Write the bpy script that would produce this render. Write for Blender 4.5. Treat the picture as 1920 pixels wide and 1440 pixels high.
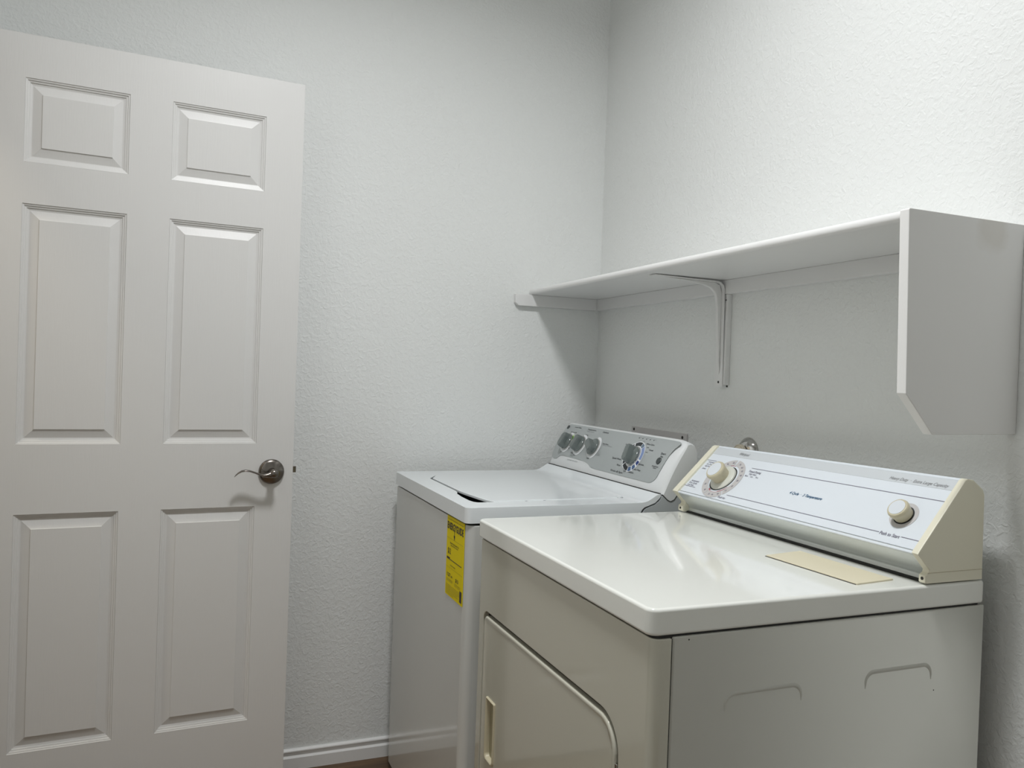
import bpy, bmesh, math
from mathutils import Matrix, Vector, Euler
from math import pi, sin, cos, radians

# ------------------------------------------------------------------ reset
for o in list(bpy.data.objects):
    bpy.data.objects.remove(o)
sc = bpy.context.scene
col = sc.collection

# ------------------------------------------------------------------ camera
CP = Vector((-1.35353, -2.53633, 1.24187))
F = Vector((0.37622175, 0.92645771, -0.01154625))
R = Vector((0.92607884, -0.3756208, 0.03587484))
U = Vector((-0.02889951, 0.02418963, 0.99928959))
cd = bpy.data.cameras.new('camera')
cam = bpy.data.objects.new('camera', cd)
col.objects.link(cam)
m = Matrix.Identity(4)
for i in range(3):
    m[i][0] = R[i]; m[i][1] = U[i]; m[i][2] = -F[i]; m[i][3] = CP[i]
cam.matrix_world = m
cd.sensor_width = 36.0
cd.lens = 1510.08 / 1920 * 36.0
cd.clip_start = 0.02
sc.camera = cam

# ------------------------------------------------------------------ world, light, exposure
w = bpy.data.worlds.new('world'); sc.world = w
w.use_nodes = True
w.node_tree.nodes['Background'].inputs[0].default_value = (0.75, 0.85, 1.0, 1)
w.node_tree.nodes['Background'].inputs[1].default_value = 0.3
sc.view_settings.view_transform = 'Standard'
sc.view_settings.look = 'None'
sc.view_settings.exposure = 0.0
sc.view_settings.gamma = 1.0
sc.view_settings.use_curve_mapping = False
CEIL = 2.95
LAMP = Vector((-1.01, -1.40, 2.87))
LAMP_GLOW = 2.5
ld = bpy.data.lights.new('ceiling_lamp_bulb', 'AREA')
ld.shape = 'DISK'; ld.size = 0.34; ld.energy = 22.2; ld.spread = radians(156)
ld.color = (0.98, 0.99, 1.0)
lo = bpy.data.objects.new('ceiling_lamp_bulb', ld); col.objects.link(lo)
lo.location = (LAMP.x, LAMP.y, CEIL - 0.116)
hd = bpy.data.lights.new('hall_fill_light', 'AREA')  # added warm fill through the doorway, no lamp known there
hd.shape = 'DISK'; hd.size = 0.3; hd.energy = 10.0
hd.color = (1.0, 0.88, 0.70)
ho = bpy.data.objects.new('hall_fill_light', hd); col.objects.link(ho)
ho.location = (-2.5, -0.6, 2.8)

# ------------------------------------------------------------------ materials
def mat(name, color, rough=0.5, metal=0.0, bump=None, coat=0.0, spec=0.5, vary=None, emit=None):
    """bump=(scale, strength, distance, detail, stretch)   vary=(scale, colour2, lo, hi)"""
    mt = bpy.data.materials.new(name); mt.use_nodes = True
    nt = mt.node_tree; b = nt.nodes['Principled BSDF']
    b.inputs['Base Color'].default_value = (*color, 1)
    b.inputs['Roughness'].default_value = rough
    b.inputs['Metallic'].default_value = metal
    b.inputs['Coat Weight'].default_value = coat
    b.inputs['Coat Roughness'].default_value = 0.04
    b.inputs['Specular IOR Level'].default_value = spec
    tc = nt.nodes.new('ShaderNodeTexCoord')
    if vary:
        n = nt.nodes.new('ShaderNodeTexNoise'); n.inputs['Scale'].default_value = vary[0]; n.inputs['Detail'].default_value = 5
        nt.links.new(tc.outputs['Object'], n.inputs['Vector'])
        cr = nt.nodes.new('ShaderNodeValToRGB')
        cr.color_ramp.elements[0].position = vary[2]; cr.color_ramp.elements[0].color = (*color, 1)
        cr.color_ramp.elements[1].position = vary[3]; cr.color_ramp.elements[1].color = (*vary[1], 1)
        nt.links.new(n.outputs['Fac'], cr.inputs['Fac']); nt.links.new(cr.outputs['Color'], b.inputs['Base Color'])
    if bump:
        mp = nt.nodes.new('ShaderNodeMapping'); mp.inputs['Scale'].default_value = bump[4] if len(bump) > 4 else (1, 1, 1)
        nt.links.new(tc.outputs['Object'], mp.inputs['Vector'])
        n = nt.nodes.new('ShaderNodeTexNoise'); n.inputs['Scale'].default_value = bump[0]; n.inputs['Detail'].default_value = bump[3]
        n.inputs['Roughness'].default_value = 0.5
        nt.links.new(mp.outputs['Vector'], n.inputs['Vector'])
        bp = nt.nodes.new('ShaderNodeBump'); bp.inputs['Strength'].default_value = bump[1]; bp.inputs['Distance'].default_value = bump[2]
        nt.links.new(n.outputs['Fac'], bp.inputs['Height']); nt.links.new(bp.outputs['Normal'], b.inputs['Normal'])
    if emit:
        b.inputs['Emission Color'].default_value = (*emit[0], 1); b.inputs['Emission Strength'].default_value = emit[1]
    return mt

def wall_mat(name, color):
    """painted drywall with a knocked-down orange peel texture (fine relief only)"""
    mt = bpy.data.materials.new(name); mt.use_nodes = True
    nt = mt.node_tree; b = nt.nodes['Principled BSDF']
    b.inputs['Base Color'].default_value = (*color, 1)
    b.inputs['Roughness'].default_value = 0.55
    tc = nt.nodes.new('ShaderNodeTexCoord')
    n1 = nt.nodes.new('ShaderNodeTexNoise'); n1.inputs['Scale'].default_value = 85; n1.inputs['Detail'].default_value = 3; n1.inputs['Distortion'].default_value = 0.7
    n2 = nt.nodes.new('ShaderNodeTexNoise'); n2.inputs['Scale'].default_value = 230; n2.inputs['Detail'].default_value = 2
    n3 = nt.nodes.new('ShaderNodeTexNoise'); n3.inputs['Scale'].default_value = 4; n3.inputs['Detail'].default_value = 2
    for n in (n1, n2, n3): nt.links.new(tc.outputs['Object'], n.inputs['Vector'])
    cr = nt.nodes.new('ShaderNodeMapRange'); cr.inputs['From Min'].default_value = 0.42; cr.inputs['From Max'].default_value = 0.66
    nt.links.new(n1.outputs['Fac'], cr.inputs['Value'])
    a = nt.nodes.new('ShaderNodeMath'); a.operation = 'MULTIPLY_ADD'; a.inputs[1].default_value = 0.35
    nt.links.new(n2.outputs['Fac'], a.inputs[0]); nt.links.new(cr.outputs['Result'], a.inputs[2])
    a2 = nt.nodes.new('ShaderNodeMath'); a2.operation = 'MULTIPLY_ADD'; a2.inputs[1].default_value = 2.0
    nt.links.new(n3.outputs['Fac'], a2.inputs[0]); nt.links.new(a.outputs[0], a2.inputs[2])
    bp = nt.nodes.new('ShaderNodeBump'); bp.inputs['Strength'].default_value = 0.55; bp.inputs['Distance'].default_value = 0.0012
    nt.links.new(a2.outputs[0], bp.inputs['Height']); nt.links.new(bp.outputs['Normal'], b.inputs['Normal'])
    return mt

M = {}
M['wall'] = wall_mat('wall_paint', (0.81, 0.825, 0.81))
M['ceiling'] = mat('ceiling_paint', (0.90, 0.90, 0.89), 0.7, bump=(160, 0.3, 0.001, 3))
M['trim'] = mat('trim_paint', (0.86, 0.855, 0.84), 0.3)
M['door'] = mat('door_paint', (0.72, 0.715, 0.70), 0.38, bump=(60, 0.25, 0.0006, 5, (5, 5, 0.35)))
M['shelf'] = mat('shelf_paint', (0.80, 0.80, 0.79), 0.33, bump=(25, 0.3, 0.0006, 4, (4, 0.5, 4)))
def stained(name):
    mt = mat(name, (0.85, 0.845, 0.83), 0.4)
    nt = mt.node_tree; b = nt.nodes['Principled BSDF']
    tc = nt.nodes['Texture Coordinate']
    # a water stain and scuffs at the upper back of the panel (object space = world, metres)
    sep = nt.nodes.new('ShaderNodeVectorMath'); sep.operation = 'DISTANCE'; sep.inputs[1].default_value = (-0.075, -1.561, 1.525)
    nt.links.new(tc.outputs['Object'], sep.inputs[0])
    n = nt.nodes.new('ShaderNodeTexNoise'); n.inputs['Scale'].default_value = 22; n.inputs['Detail'].default_value = 4
    nt.links.new(tc.outputs['Object'], n.inputs['Vector'])
    ad = nt.nodes.new('ShaderNodeMath'); ad.operation = 'MULTIPLY_ADD'; ad.inputs[1].default_value = 0.05
    nt.links.new(n.outputs['Fac'], ad.inputs[0]); nt.links.new(sep.outputs['Value'], ad.inputs[2])
    mr = nt.nodes.new('ShaderNodeMapRange'); mr.inputs['From Min'].default_value = 0.05; mr.inputs['From Max'].default_value = 0.072
    mr.inputs['To Min'].default_value = 0.3; mr.inputs['To Max'].default_value = 0.0
    nt.links.new(ad.outputs[0], mr.inputs['Value'])
    mx = nt.nodes.new('ShaderNodeMixRGB'); mx.inputs[1].default_value = (0.85, 0.845, 0.83, 1); mx.inputs[2].default_value = (0.62, 0.57, 0.48, 1)
    nt.links.new(mr.outputs['Result'], mx.inputs[0]); nt.links.new(mx.outputs[0], b.inputs['Base Color'])
    return mt
M['shelf_panel'] = stained('shelf_panel_paint')
M['bracket'] = mat('bracket_enamel', (0.80, 0.80, 0.79), 0.35)
M['dark'] = mat('dark_gap', (0.02, 0.02, 0.018), 0.7)
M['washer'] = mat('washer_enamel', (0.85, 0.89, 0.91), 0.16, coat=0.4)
M['washer_shaded'] = mat('washer_enamel_shaded', (0.62, 0.625, 0.60), 0.14, coat=0.5)  # cabinet copy of the white enamel, warm shade put into the colour
M['washer_plastic'] = mat('washer_plastic', (0.74, 0.76, 0.765), 0.3)
M['washer_grey'] = mat('washer_grey_plastic', (0.50, 0.53, 0.54), 0.4)
M['silver'] = mat('silver_panel', (0.44, 0.47, 0.47), 0.36, metal=0.25)
M['knob_grey'] = mat('knob_grey', (0.13, 0.155, 0.15), 0.2, coat=0.5)
M['chrome'] = mat('chrome', (0.50, 0.49, 0.47), 0.1, metal=1.0)
M['ring_white'] = mat('ring_white', (0.80, 0.82, 0.84), 0.4)
M['ink'] = mat('ink', (0.05, 0.055, 0.06), 0.5)
M['ink_grey'] = mat('ink_grey', (0.30, 0.31, 0.32), 0.5)
M['ink_mauve'] = mat('ink_mauve', (0.22, 0.21, 0.27), 0.5)
M['ink_blue'] = mat('ink_blue', (0.01, 0.10, 0.22), 0.5)
M['ink_red'] = mat('ink_red', (0.50, 0.10, 0.12), 0.5)
M['blue_deep'] = mat('blue_deep', (0.035, 0.06, 0.22), 0.4)
M['blue_mid'] = mat('blue_mid', (0.06, 0.12, 0.26), 0.4)
M['blue_light'] = mat('blue_light', (0.22, 0.30, 0.52), 0.4)
M['blue_steel'] = mat('blue_steel', (0.14, 0.20, 0.27), 0.4)
M['black'] = mat('black_print', (0.015, 0.02, 0.025), 0.4)
M['green'] = mat('green_print', (0.10, 0.32, 0.03), 0.4)
M['green_pale'] = mat('green_pale', (0.55, 0.72, 0.35), 0.4)
M['button'] = mat('button_dark', (0.045, 0.055, 0.055), 0.4)
M['yellow'] = mat('energy_yellow', (0.86, 0.70, 0.004), 0.65, spec=0.2)
M['label_ink'] = mat('label_ink', (0.035, 0.022, 0.005), 0.5)
M['label_ink_soft'] = mat('label_ink_soft', (0.30, 0.24, 0.01), 0.5)
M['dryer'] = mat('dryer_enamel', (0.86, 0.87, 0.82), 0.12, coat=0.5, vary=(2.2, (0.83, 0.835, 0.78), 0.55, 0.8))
M['dryer_front_shaded'] = mat('dryer_front_enamel_shaded', (0.58, 0.565, 0.475), 0.12, coat=0.5)  # same enamel as the top, with the front's warm shade painted in
M['dryer_side_shaded'] = mat('dryer_side_enamel_shaded', (0.58, 0.58, 0.53), 0.35)  # top enamel darkened, as the side gets no direct light
M['beige'] = mat('aged_beige_plastic', (0.82, 0.79, 0.64), 0.42)
M['beige_knob'] = mat('beige_knob_plastic', (0.58, 0.53, 0.38), 0.38)
M['recess_shade'] = mat('handle_recess_shaded', (0.34, 0.31, 0.20), 0.5)  # beige darkened to paint the shade inside the handle
M['cream'] = mat('cream_lint_cover', (0.76, 0.70, 0.52), 0.45)
M['panel_white'] = mat('panel_white', (0.76, 0.81, 0.86), 0.28)
M['panel_band'] = mat('panel_band_grey', (0.63, 0.665, 0.69), 0.3)
M['apron'] = mat('brushed_apron', (0.66, 0.69, 0.67), 0.2, metal=0.35, bump=(30, 0.1, 0.0003, 2, (1, 0.05, 10)))
M['ring_pinkgrey'] = mat('ring_pinkgrey', (0.56, 0.545, 0.54), 0.45)
M['skirt'] = mat('skirt_ivory', (0.68, 0.69, 0.62), 0.25)
M['knob_cap'] = mat('knob_cap_white', (0.72, 0.76, 0.80), 0.3)
M['nickel'] = mat('satin_nickel', (0.22, 0.20, 0.18), 0.24, metal=1.0)
M['outlet'] = mat('outlet_box_plastic', (0.60, 0.585, 0.575), 0.5)
M['screw'] = mat('screw_dark', (0.05, 0.05, 0.045), 0.4, metal=0.6)
M['pipe_beige'] = mat('pipe_sealant_brass', (0.55, 0.50, 0.40), 0.35, metal=0.3)
M['hall'] = mat('hall_paint', (0.70, 0.68, 0.64), 0.6)
M['glow'] = mat('lamp_glass', (0.9, 0.9, 0.9), 0.4, emit=((0.985, 0.99, 1.0), LAMP_GLOW))
def wood(name, c1, c2):
    mt = mat(name, c1, 0.35, vary=(3.0, c2, 0.35, 0.7))
    nt = mt.node_tree
    mp = nt.nodes.new('ShaderNodeMapping'); mp.inputs['Scale'].default_value = (1.2, 14, 1)
    n = [x for x in nt.nodes if x.type == 'TEX_NOISE'][0]
    nt.links.new(nt.nodes['Texture Coordinate'].outputs['Object'], mp.inputs['Vector']); nt.links.new(mp.outputs['Vector'], n.inputs['Vector'])
    return mt
M['plank_a'] = wood('plank_brown', (0.26, 0.15, 0.07), (0.13, 0.075, 0.03))
M['plank_b'] = wood('plank_dark', (0.15, 0.085, 0.04), (0.07, 0.04, 0.018))

# ------------------------------------------------------------------ mesh helpers
def fin(o, sharp=32):
    me = o.data
    bm = bmesh.new(); bm.from_mesh(me)
    for f in bm.faces: f.smooth = True
    for e in bm.edges:
        e.smooth = not (len(e.link_faces) != 2 or e.calc_face_angle(0) > radians(sharp))
    bm.to_mesh(me); bm.free()
    return o

def obj(name, bm, material, parent=None, bevel=0, seg=3, sharp=32, recalc=True):
    if recalc: bmesh.ops.recalc_face_normals(bm, faces=bm.faces)
    me = bpy.data.meshes.new(name); bm.to_mesh(me); bm.free()
    o = bpy.data.objects.new(name, me); col.objects.link(o)
    if material is not None:
        for x in (material if isinstance(material, (list, tuple)) else [material]): me.materials.append(x)
    if parent: o.parent = parent
    if bevel:
        for f in me.polygons: f.use_smooth = True
        md = o.modifiers.new('bevel', 'BEVEL'); md.width = bevel; md.segments = seg; md.limit_method = 'ANGLE'
        md.angle_limit = radians(30)
    else:
        fin(o, sharp)
    wn = o.modifiers.new('weighted', 'WEIGHTED_NORMAL'); wn.keep_sharp = True; wn.weight = 80
    return o

def empty(name, label, cat, loc=(0, 0, 0), group=None, kind=None):
    """thing root.  children are modelled in world space and get the inverse offset"""
    o = bpy.data.objects.new(name, None); col.objects.link(o)
    o.empty_display_size = 0.1
    o.location = loc
    if label: o['label'] = label
    if cat: o['category'] = cat
    if group: o['group'] = group
    if kind: o['kind'] = kind
    return o

def settle(root):
    """keep children, modelled in world coordinates, in place under a root that is not at the origin"""
    off = Matrix.Translation(root.location).inverted()
    for c in [x for x in bpy.data.objects if x.parent == root]:
        c.matrix_parent_inverse = off

def bx(bm, x0, x1, y0, y1, z0, z1):
    v = [bm.verts.new((x, y, z)) for x in (x0, x1) for y in (y0, y1) for z in (z0, z1)]
    for f in ((0, 1, 3, 2), (4, 6, 7, 5), (0, 4, 5, 1), (2, 3, 7, 6), (0, 2, 6, 4), (1, 5, 7, 3)):
        bm.faces.new([v[i] for i in f])
    return v

def box(name, x0, x1, y0, y1, z0, z1, material, parent=None, bevel=0, seg=3):
    bm = bmesh.new(); bx(bm, x0, x1, y0, y1, z0, z1)
    return obj(name, bm, material, parent, bevel, seg)

def prism(bm, pts, fn0, fn1):
    """pts: 2D loop; fn0/fn1 map (a,b) -> xyz at both ends"""
    a = [bm.verts.new(fn0(*p)) for p in pts]; b = [bm.verts.new(fn1(*p)) for p in pts]
    n = len(pts)
    bm.faces.new(a); bm.faces.new(b[::-1])
    for i in range(n): bm.faces.new((a[i], b[i], b[(i + 1) % n], a[(i + 1) % n]))

def loft(bm, rings, cap=True, closed=True):
    vs = [[bm.verts.new(p) for p in r] for r in rings]
    n = len(rings[0])
    for a, b in zip(vs, vs[1:]):
        for i in range(n if closed else n - 1):
            j = (i + 1) % n
            bm.faces.new((a[i], b[i], b[j], a[j]))
    if cap:
        bm.faces.new(vs[0][::-1]); bm.faces.new(vs[-1])
    return vs

def rrect(x0, x1, y0, y1, r, seg=6):
    """rounded rectangle loop; r number or 4 radii for corners (x1,y1),(x0,y1),(x0,y0),(x1,y0)"""
    if not isinstance(r, (list, tuple)): r = [r] * 4
    out = []
    for (cx, cy, a0, rr) in ((x1 - r[0], y1 - r[0], 0, r[0]), (x0 + r[1], y1 - r[1], 90, r[1]), (x0 + r[2], y0 + r[2], 180, r[2]), (x1 - r[3], y0 + r[3], 270, r[3])):
        k = seg if rr > 1e-6 else 0
        for i in range(k + 1):
            a = radians(a0 + (90 * i / k if k else 0))
            out.append((cx + rr * cos(a), cy + rr * sin(a)))
    return out

def lathe(bm, prof, n=40, mtx=None, cap=True):
    """profile (r, h) around local z"""
    mtx = mtx or Matrix.Identity(4)
    rings = [[mtx @ Vector((r * cos(2 * pi * i / n), r * sin(2 * pi * i / n), h)) for i in range(n)] for r, h in prof]
    return loft(bm, rings, cap)

def tube(bm, pts, rad, n=10):
    pts = [Vector(p) for p in pts]
    rads = rad if isinstance(rad, (list, tuple)) else [rad] * len(pts)
    rings = []; up = Vector((0.3, 0.2, 1)).normalized()
    for i, p in enumerate(pts):
        d = (pts[min(i + 1, len(pts) - 1)] - pts[max(i - 1, 0)]).normalized()
        a = d.cross(up).normalized(); b = d.cross(a).normalized()
        rings.append([p + (a * cos(2 * pi * k / n) + b * sin(2 * pi * k / n)) * rads[i] for k in range(n)])
    loft(bm, rings)

def frame_mtx(origin, xa, ya, za):
    mm = Matrix.Identity(4)
    for i in range(3):
        mm[i][0] = xa[i]; mm[i][1] = ya[i]; mm[i][2] = za[i]; mm[i][3] = origin[i]
    return mm

def curve_shape(loops, fn, bm=None, sub=0):
    """fill 2D loops (holes allowed) and map to 3D through fn(a, b)"""
    cu = bpy.data.curves.new('tmp', 'CURVE'); cu.dimensions = '2D'; cu.fill_mode = 'BOTH'
    for lp in loops:
        s = cu.splines.new('POLY'); s.points.add(len(lp) - 1); s.use_cyclic_u = True
        for i, (a, b) in enumerate(lp): s.points[i].co = (a, b, 0, 1)
    o = bpy.data.objects.new('tmp', cu); me = bpy.data.meshes.new_from_object(o)
    bm = bm or bmesh.new()
    k = len(bm.verts)
    bm.from_mesh(me)
    bm.verts.ensure_lookup_table()
    for v in list(bm.verts)[k:]: v.co = Vector(fn(v.co.x, v.co.y))
    bpy.data.objects.remove(o); bpy.data.curves.remove(cu); bpy.data.meshes.remove(me)
    return bm

def plate(name, loops, mtx, depth, material, parent=None, bevel=0.0, seg=2, sharp=32):
    """solid plate with holes: 2D loops in local xy, thickness along local z (0..depth), rounded rims"""
    cu = bpy.data.curves.new('tmp', 'CURVE'); cu.dimensions = '2D'; cu.fill_mode = 'BOTH'
    cu.extrude = depth / 2 - bevel; cu.bevel_depth = bevel; cu.bevel_resolution = seg; cu.offset = -bevel
    for lp in loops:
        s = cu.splines.new('POLY'); s.points.add(len(lp) - 1); s.use_cyclic_u = True
        for i, (a, b) in enumerate(lp): s.points[i].co = (a, b, 0, 1)
    o = bpy.data.objects.new('tmp', cu); me = bpy.data.meshes.new_from_object(o)
    bm = bmesh.new(); bm.from_mesh(me)
    bmesh.ops.remove_doubles(bm, verts=bm.verts, dist=1e-6)
    for v in bm.verts: v.co = mtx @ (v.co + Vector((0, 0, depth / 2)))
    bpy.data.objects.remove(o); bpy.data.curves.remove(cu); bpy.data.meshes.remove(me)
    return obj(name, bm, material, parent, sharp=sharp)

def text_into(bm, body, place, width, height, align='LEFT', shear=0.0, thick=0.0):
    """flat lettering; place(u, v) -> xyz, u to the right, v upwards; fitted to width x height (cap height)"""
    cu = bpy.data.curves.new('t', 'FONT'); cu.body = body; cu.size = 1.0; cu.shear = shear; cu.offset = thick
    cu.resolution_u = 3
    o = bpy.data.objects.new('t', cu); me = bpy.data.meshes.new_from_object(o)
    xs = [v.co.x for v in me.vertices]; ys = [v.co.y for v in me.vertices]
    if not xs: return
    x0, x1 = min(xs), max(xs); y0 = 0.0; ch = 0.70
    k = len(bm.verts); bm.from_mesh(me); bm.verts.ensure_lookup_table()
    sx = width / (x1 - x0); sy = height / ch
    for v in list(bm.verts)[k:]:
        v.co = Vector(place((v.co.x - x0) * sx, (v.co.y - 0.35) * sy))
    bpy.data.objects.remove(o); bpy.data.curves.remove(cu); bpy.data.meshes.remove(me)

def pocket(bm, centre, normal, hole, depth):
    """cut a blind pocket with outline `hole` (world points) into the flat face of bm nearest `centre`"""
    bm.faces.ensure_lookup_table(); bm.normal_update()
    n = Vector(normal)
    cands = [f for f in bm.faces if f.normal.normalized().dot(n) > 0.99 and abs((f.verts[0].co - Vector(centre)).dot(n)) < 1e-4]
    f = max(cands, key=lambda f: f.calc_area())
    outer = list(f.edges)
    bmesh.ops.delete(bm, geom=[f], context='FACES_ONLY')
    hv = [bm.verts.new(p) for p in hole]
    he = [bm.edges.new((hv[i], hv[(i + 1) % len(hv)])) for i in range(len(hv))]
    bmesh.ops.triangle_fill(bm, use_beauty=True, use_dissolve=False, edges=outer + he, normal=n)
    fv = [bm.verts.new(v.co - n * depth) for v in hv]
    for i in range(len(hv)):
        j = (i + 1) % len(hv)
        bm.faces.new((hv[i], hv[j], fv[j], fv[i]))
    bm.faces.new(fv)

# ------------------------------------------------------------------ room shell
XL, YF = -1.87, -3.32            # left wall and the wall behind the camera
def struct(o):
    o['kind'] = 'structure'; return o
struct(box('wall_back', XL - 0.12, 0.12, 0, 0.12, 0, CEIL, M['wall']))
struct(box('wall_right', 0, 0.12, YF - 0.12, 0, 0, CEIL, M['wall']))
struct(box('wall_front', XL - 0.12, 0, YF - 0.12, YF, 0, CEIL, M['wall']))
# left wall with the door opening y -1.05 .. -0.235
bm = bmesh.new()
DY0, DY1, DZ = -1.055, -0.225, 2.06
bx(bm, XL - 0.12, XL, YF, DY0, 0, CEIL); bx(bm, XL - 0.12, XL, DY1, 0, 0, CEIL); bx(bm, XL - 0.12, XL, DY0, DY1, DZ, CEIL)
struct(obj('wall_left', bm, M['wall']))
struct(box('ceiling', XL - 0.12, 0.12, YF - 0.12, 0.12, CEIL, CEIL + 0.1, M['ceiling']))
# floor: dark underlay and individual planks
fl = struct(box('floor', XL - 1.5, 0.12, YF - 0.12, 0.12, -0.1, -0.006, M['dark']))
pw = 0.152
k = 0
y = YF
row = 0
plank_meshes = {}
while y < -0.0:
    y1 = min(y + pw, 0.0)
    x = XL - 0.0 - (0.55 * (row % 3))
    while x < 0:
        xa, xb = max(x, XL), min(x + 1.22, 0.0)
        if xb - xa > 0.03:
            box('plank', xa + 0.0008, xb - 0.0008, y + 0.0008, y1 - 0.0008, -0.006, 0.0, M['plank_a' if (k * 7) % 5 < 3 else 'plank_b'], fl, 0.0006, 1)
            k += 1
        x += 1.22
    y = y1; row += 1
# hall behind the doorway
struct(box('wall_hall', XL - 1.35, XL - 1.25, -2.2, 0.4, 0, CEIL, M['hall']))
struct(box('ceiling_hall', XL - 1.35, XL - 0.12, -2.2, 0.4, CEIL - 0.05, CEIL + 0.05, M['ceiling']))
struct(box('wall_hall_end', XL - 1.25, XL - 0.12, 0.3, 0.4, 0, CEIL, M['hall']))
struct(box('wall_hall_far', XL - 1.25, XL - 0.12, -2.2, -2.1, 0, CEIL, M['hall']))
for i, (ya, yb, za, zb) in enumerate(((DY0 - 0.06, DY0 + 0.005, 0, DZ + 0.06), (DY1 - 0.005, DY1 + 0.06, 0, DZ + 0.06), (DY0 + 0.005, DY1 - 0.005, DZ - 0.005, DZ + 0.06))):
    struct(box('trim_%d' % (i + 1), XL, XL + 0.016, ya, yb, za, zb, M['trim'], None, 0.004))
for i, (ya, yb, za, zb) in enumerate(((DY0, DY0 + 0.015, 0, DZ), (DY1 - 0.015, DY1, 0, DZ), (DY0 + 0.015, DY1 - 0.015, DZ - 0.015, DZ))):
    struct(box('trim_%d' % (i + 4), XL - 0.118, XL - 0.002, ya, yb, za, zb, M['trim'], None, 0.001))

def baseboard(name, p0, p1, nrm):
    """profile swept from p0 to p1 at the wall, nrm pointing into the room"""
    prof = [(0, 0), (0.012, 0), (0.0125, 0.036), (0.0120, 0.0375), (0.0050, 0.0405), (0.0040, 0.044), (0.0055, 0.0490), (0.0100, 0.0530), (0.0108, 0.057), (0.008, 0.0605), (0.004, 0.062), (0, 0.062)]
    bm = bmesh.new()
    f = lambda P: (lambda a, b: (P[0] + nrm[0] * a, P[1] + nrm[1] * a, b))
    prism(bm, prof, f(p0), f(p1))
    return struct(obj(name, bm, M['trim'], sharp=50))
baseboard('baseboard_back', (XL, 0), (0, 0), (0, -1))
baseboard('baseboard_right', (0, -0.0125), (0, YF + 0.0125), (-1, 0))
baseboard('baseboard_front', (XL, YF), (0, YF), (0, 1))
baseboard('baseboard_left', (XL, DY0 - 0.06), (XL, YF + 0.0125), (1, 0))

# ------------------------------------------------------------------ the open six-panel door
OX, OY, OA = -1.0614, -0.1825, 0.062
DW, DT, DZ0, DZ1 = 0.783, 0.035, 0.012, 2.0408
dx = Vector((-cos(OA), -sin(OA), 0)); dn = Vector((sin(OA), -cos(OA), 0))
def DP(s, z, o=0.0): return Vector((OX, OY, z)) + dx * s + dn * o     # s from the free edge towards the hinges, o out of the face
door = empty('door_1', 'white six-panel interior door standing open against the back wall', None, DP(DW, 0), kind='structure')
SX = [(0.1030, 0.3420), (0.4450, 0.6790)]
SZ = [(0.2485, 0.8485), (1.0245, 1.6235), (1.7265, 1.9335)]
holes = [(a, b, c, d) for a, b in SX for c, d in SZ]
mt = frame_mtx(DP(0, 0, -DT), dx, Vector((0, 0, 1)), dn)
loops = [[(0, DZ0), (DW, DZ0), (DW, DZ1), (0, DZ1)]] + [[(a, c), (b, c), (b, d), (a, d)] for a, b, c, d in holes]
plate('stiles_and_rails', loops, mt, DT, M['door'], door, 0.0008, 1)
# inset offsets / depths of the moulded panel
RING = [(0.0, 0.0), (0.0006, -0.0016), (0.0045, -0.0026), (0.005, -0.0046), (0.0095, -0.0058), (0.0100, -0.0078), (0.0150, -0.0092), (0.0165, -0.0092), (0.0372, -0.0034), (0.0376, -0.0012), (0.0385, -0.0010)]
for a, b, c, d in holes:
    bm = bmesh.new(); rings = []
    for side in (1,):
        for off, dep in RING:
            rings.append([DP(a + off, c + off, dep), DP(b - off, c + off, dep), DP(b - off, d - off, dep), DP(a + off, d - off, dep)])
    back = [[DP(a + off, c + off, -DT - dep), DP(b - off, c + off, -DT - dep), DP(b - off, d - off, -DT - dep), DP(a + off, d - off, -DT - dep)] for off, dep in RING]
    loft(bm, rings[::-1] + back)
    obj('door_panel', bm, M['door'], door, sharp=12)
# lever handle
zc, s0 = 0.9455, 0.0600
hm = frame_mtx(DP(s0, zc), -dx, Vector((0, 0, 1)), dn)
lev = empty('door_lever', None, None, (0, 0, 0)); lev.parent = door
bm = bmesh.new()
lathe(bm, [(0.0335, 0.0), (0.0350, 0.002), (0.0348, 0.006), (0.033, 0.0095), (0.028, 0.0125), (0.019, 0.0148), (0.012, 0.016), (0.012, 0.0165)], 48, hm)
obj('rosette', bm, M['nickel'], lev, sharp=40)
bm = bmesh.new()
lathe(bm, [(0.0105, 0.014), (0.0095, 0.03), (0.0105, 0.046), (0.0120, 0.05), (0.0115, 0.056), (0.007, 0.0595), (0.002, 0.0605)], 28, hm)
obj('neck', bm, M['nickel'], lev, sharp=50)
# wave lever: (s offset from centre, z offset, half height, half depth)
LV = [(-0.010, -0.001, 0.0085, 0.0045), (-0.003, -0.001, 0.0105, 0.0060), (0.006, -0.002, 0.0098, 0.0065), (0.016, -0.004, 0.0072, 0.0068), (0.028, -0.0045, 0.0042, 0.0070),
      (0.040, -0.001, 0.0031, 0.0072), (0.052, 0.004, 0.0029, 0.0074), (0.064, 0.0082, 0.0028, 0.0075), (0.076, 0.0098, 0.0028, 0.0075), (0.086, 0.0082, 0.0027, 0.0073), (0.095, 0.0030, 0.0024, 0.0066), (0.102, -0.0035, 0.0018, 0.0050), (0.1045, -0.007, 0.0008, 0.003)]
bm = bmesh.new(); rings = []
for s, z, hh, hd in LV:
    rings.append([DP(s0 + s, zc + z + hh * sin(2 * pi * k / 16), 0.052 + hd * cos(2 * pi * k / 16)) for k in range(16)])
loft(bm, rings)
obj('lever', bm, M['nickel'], lev, sharp=60)
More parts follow.
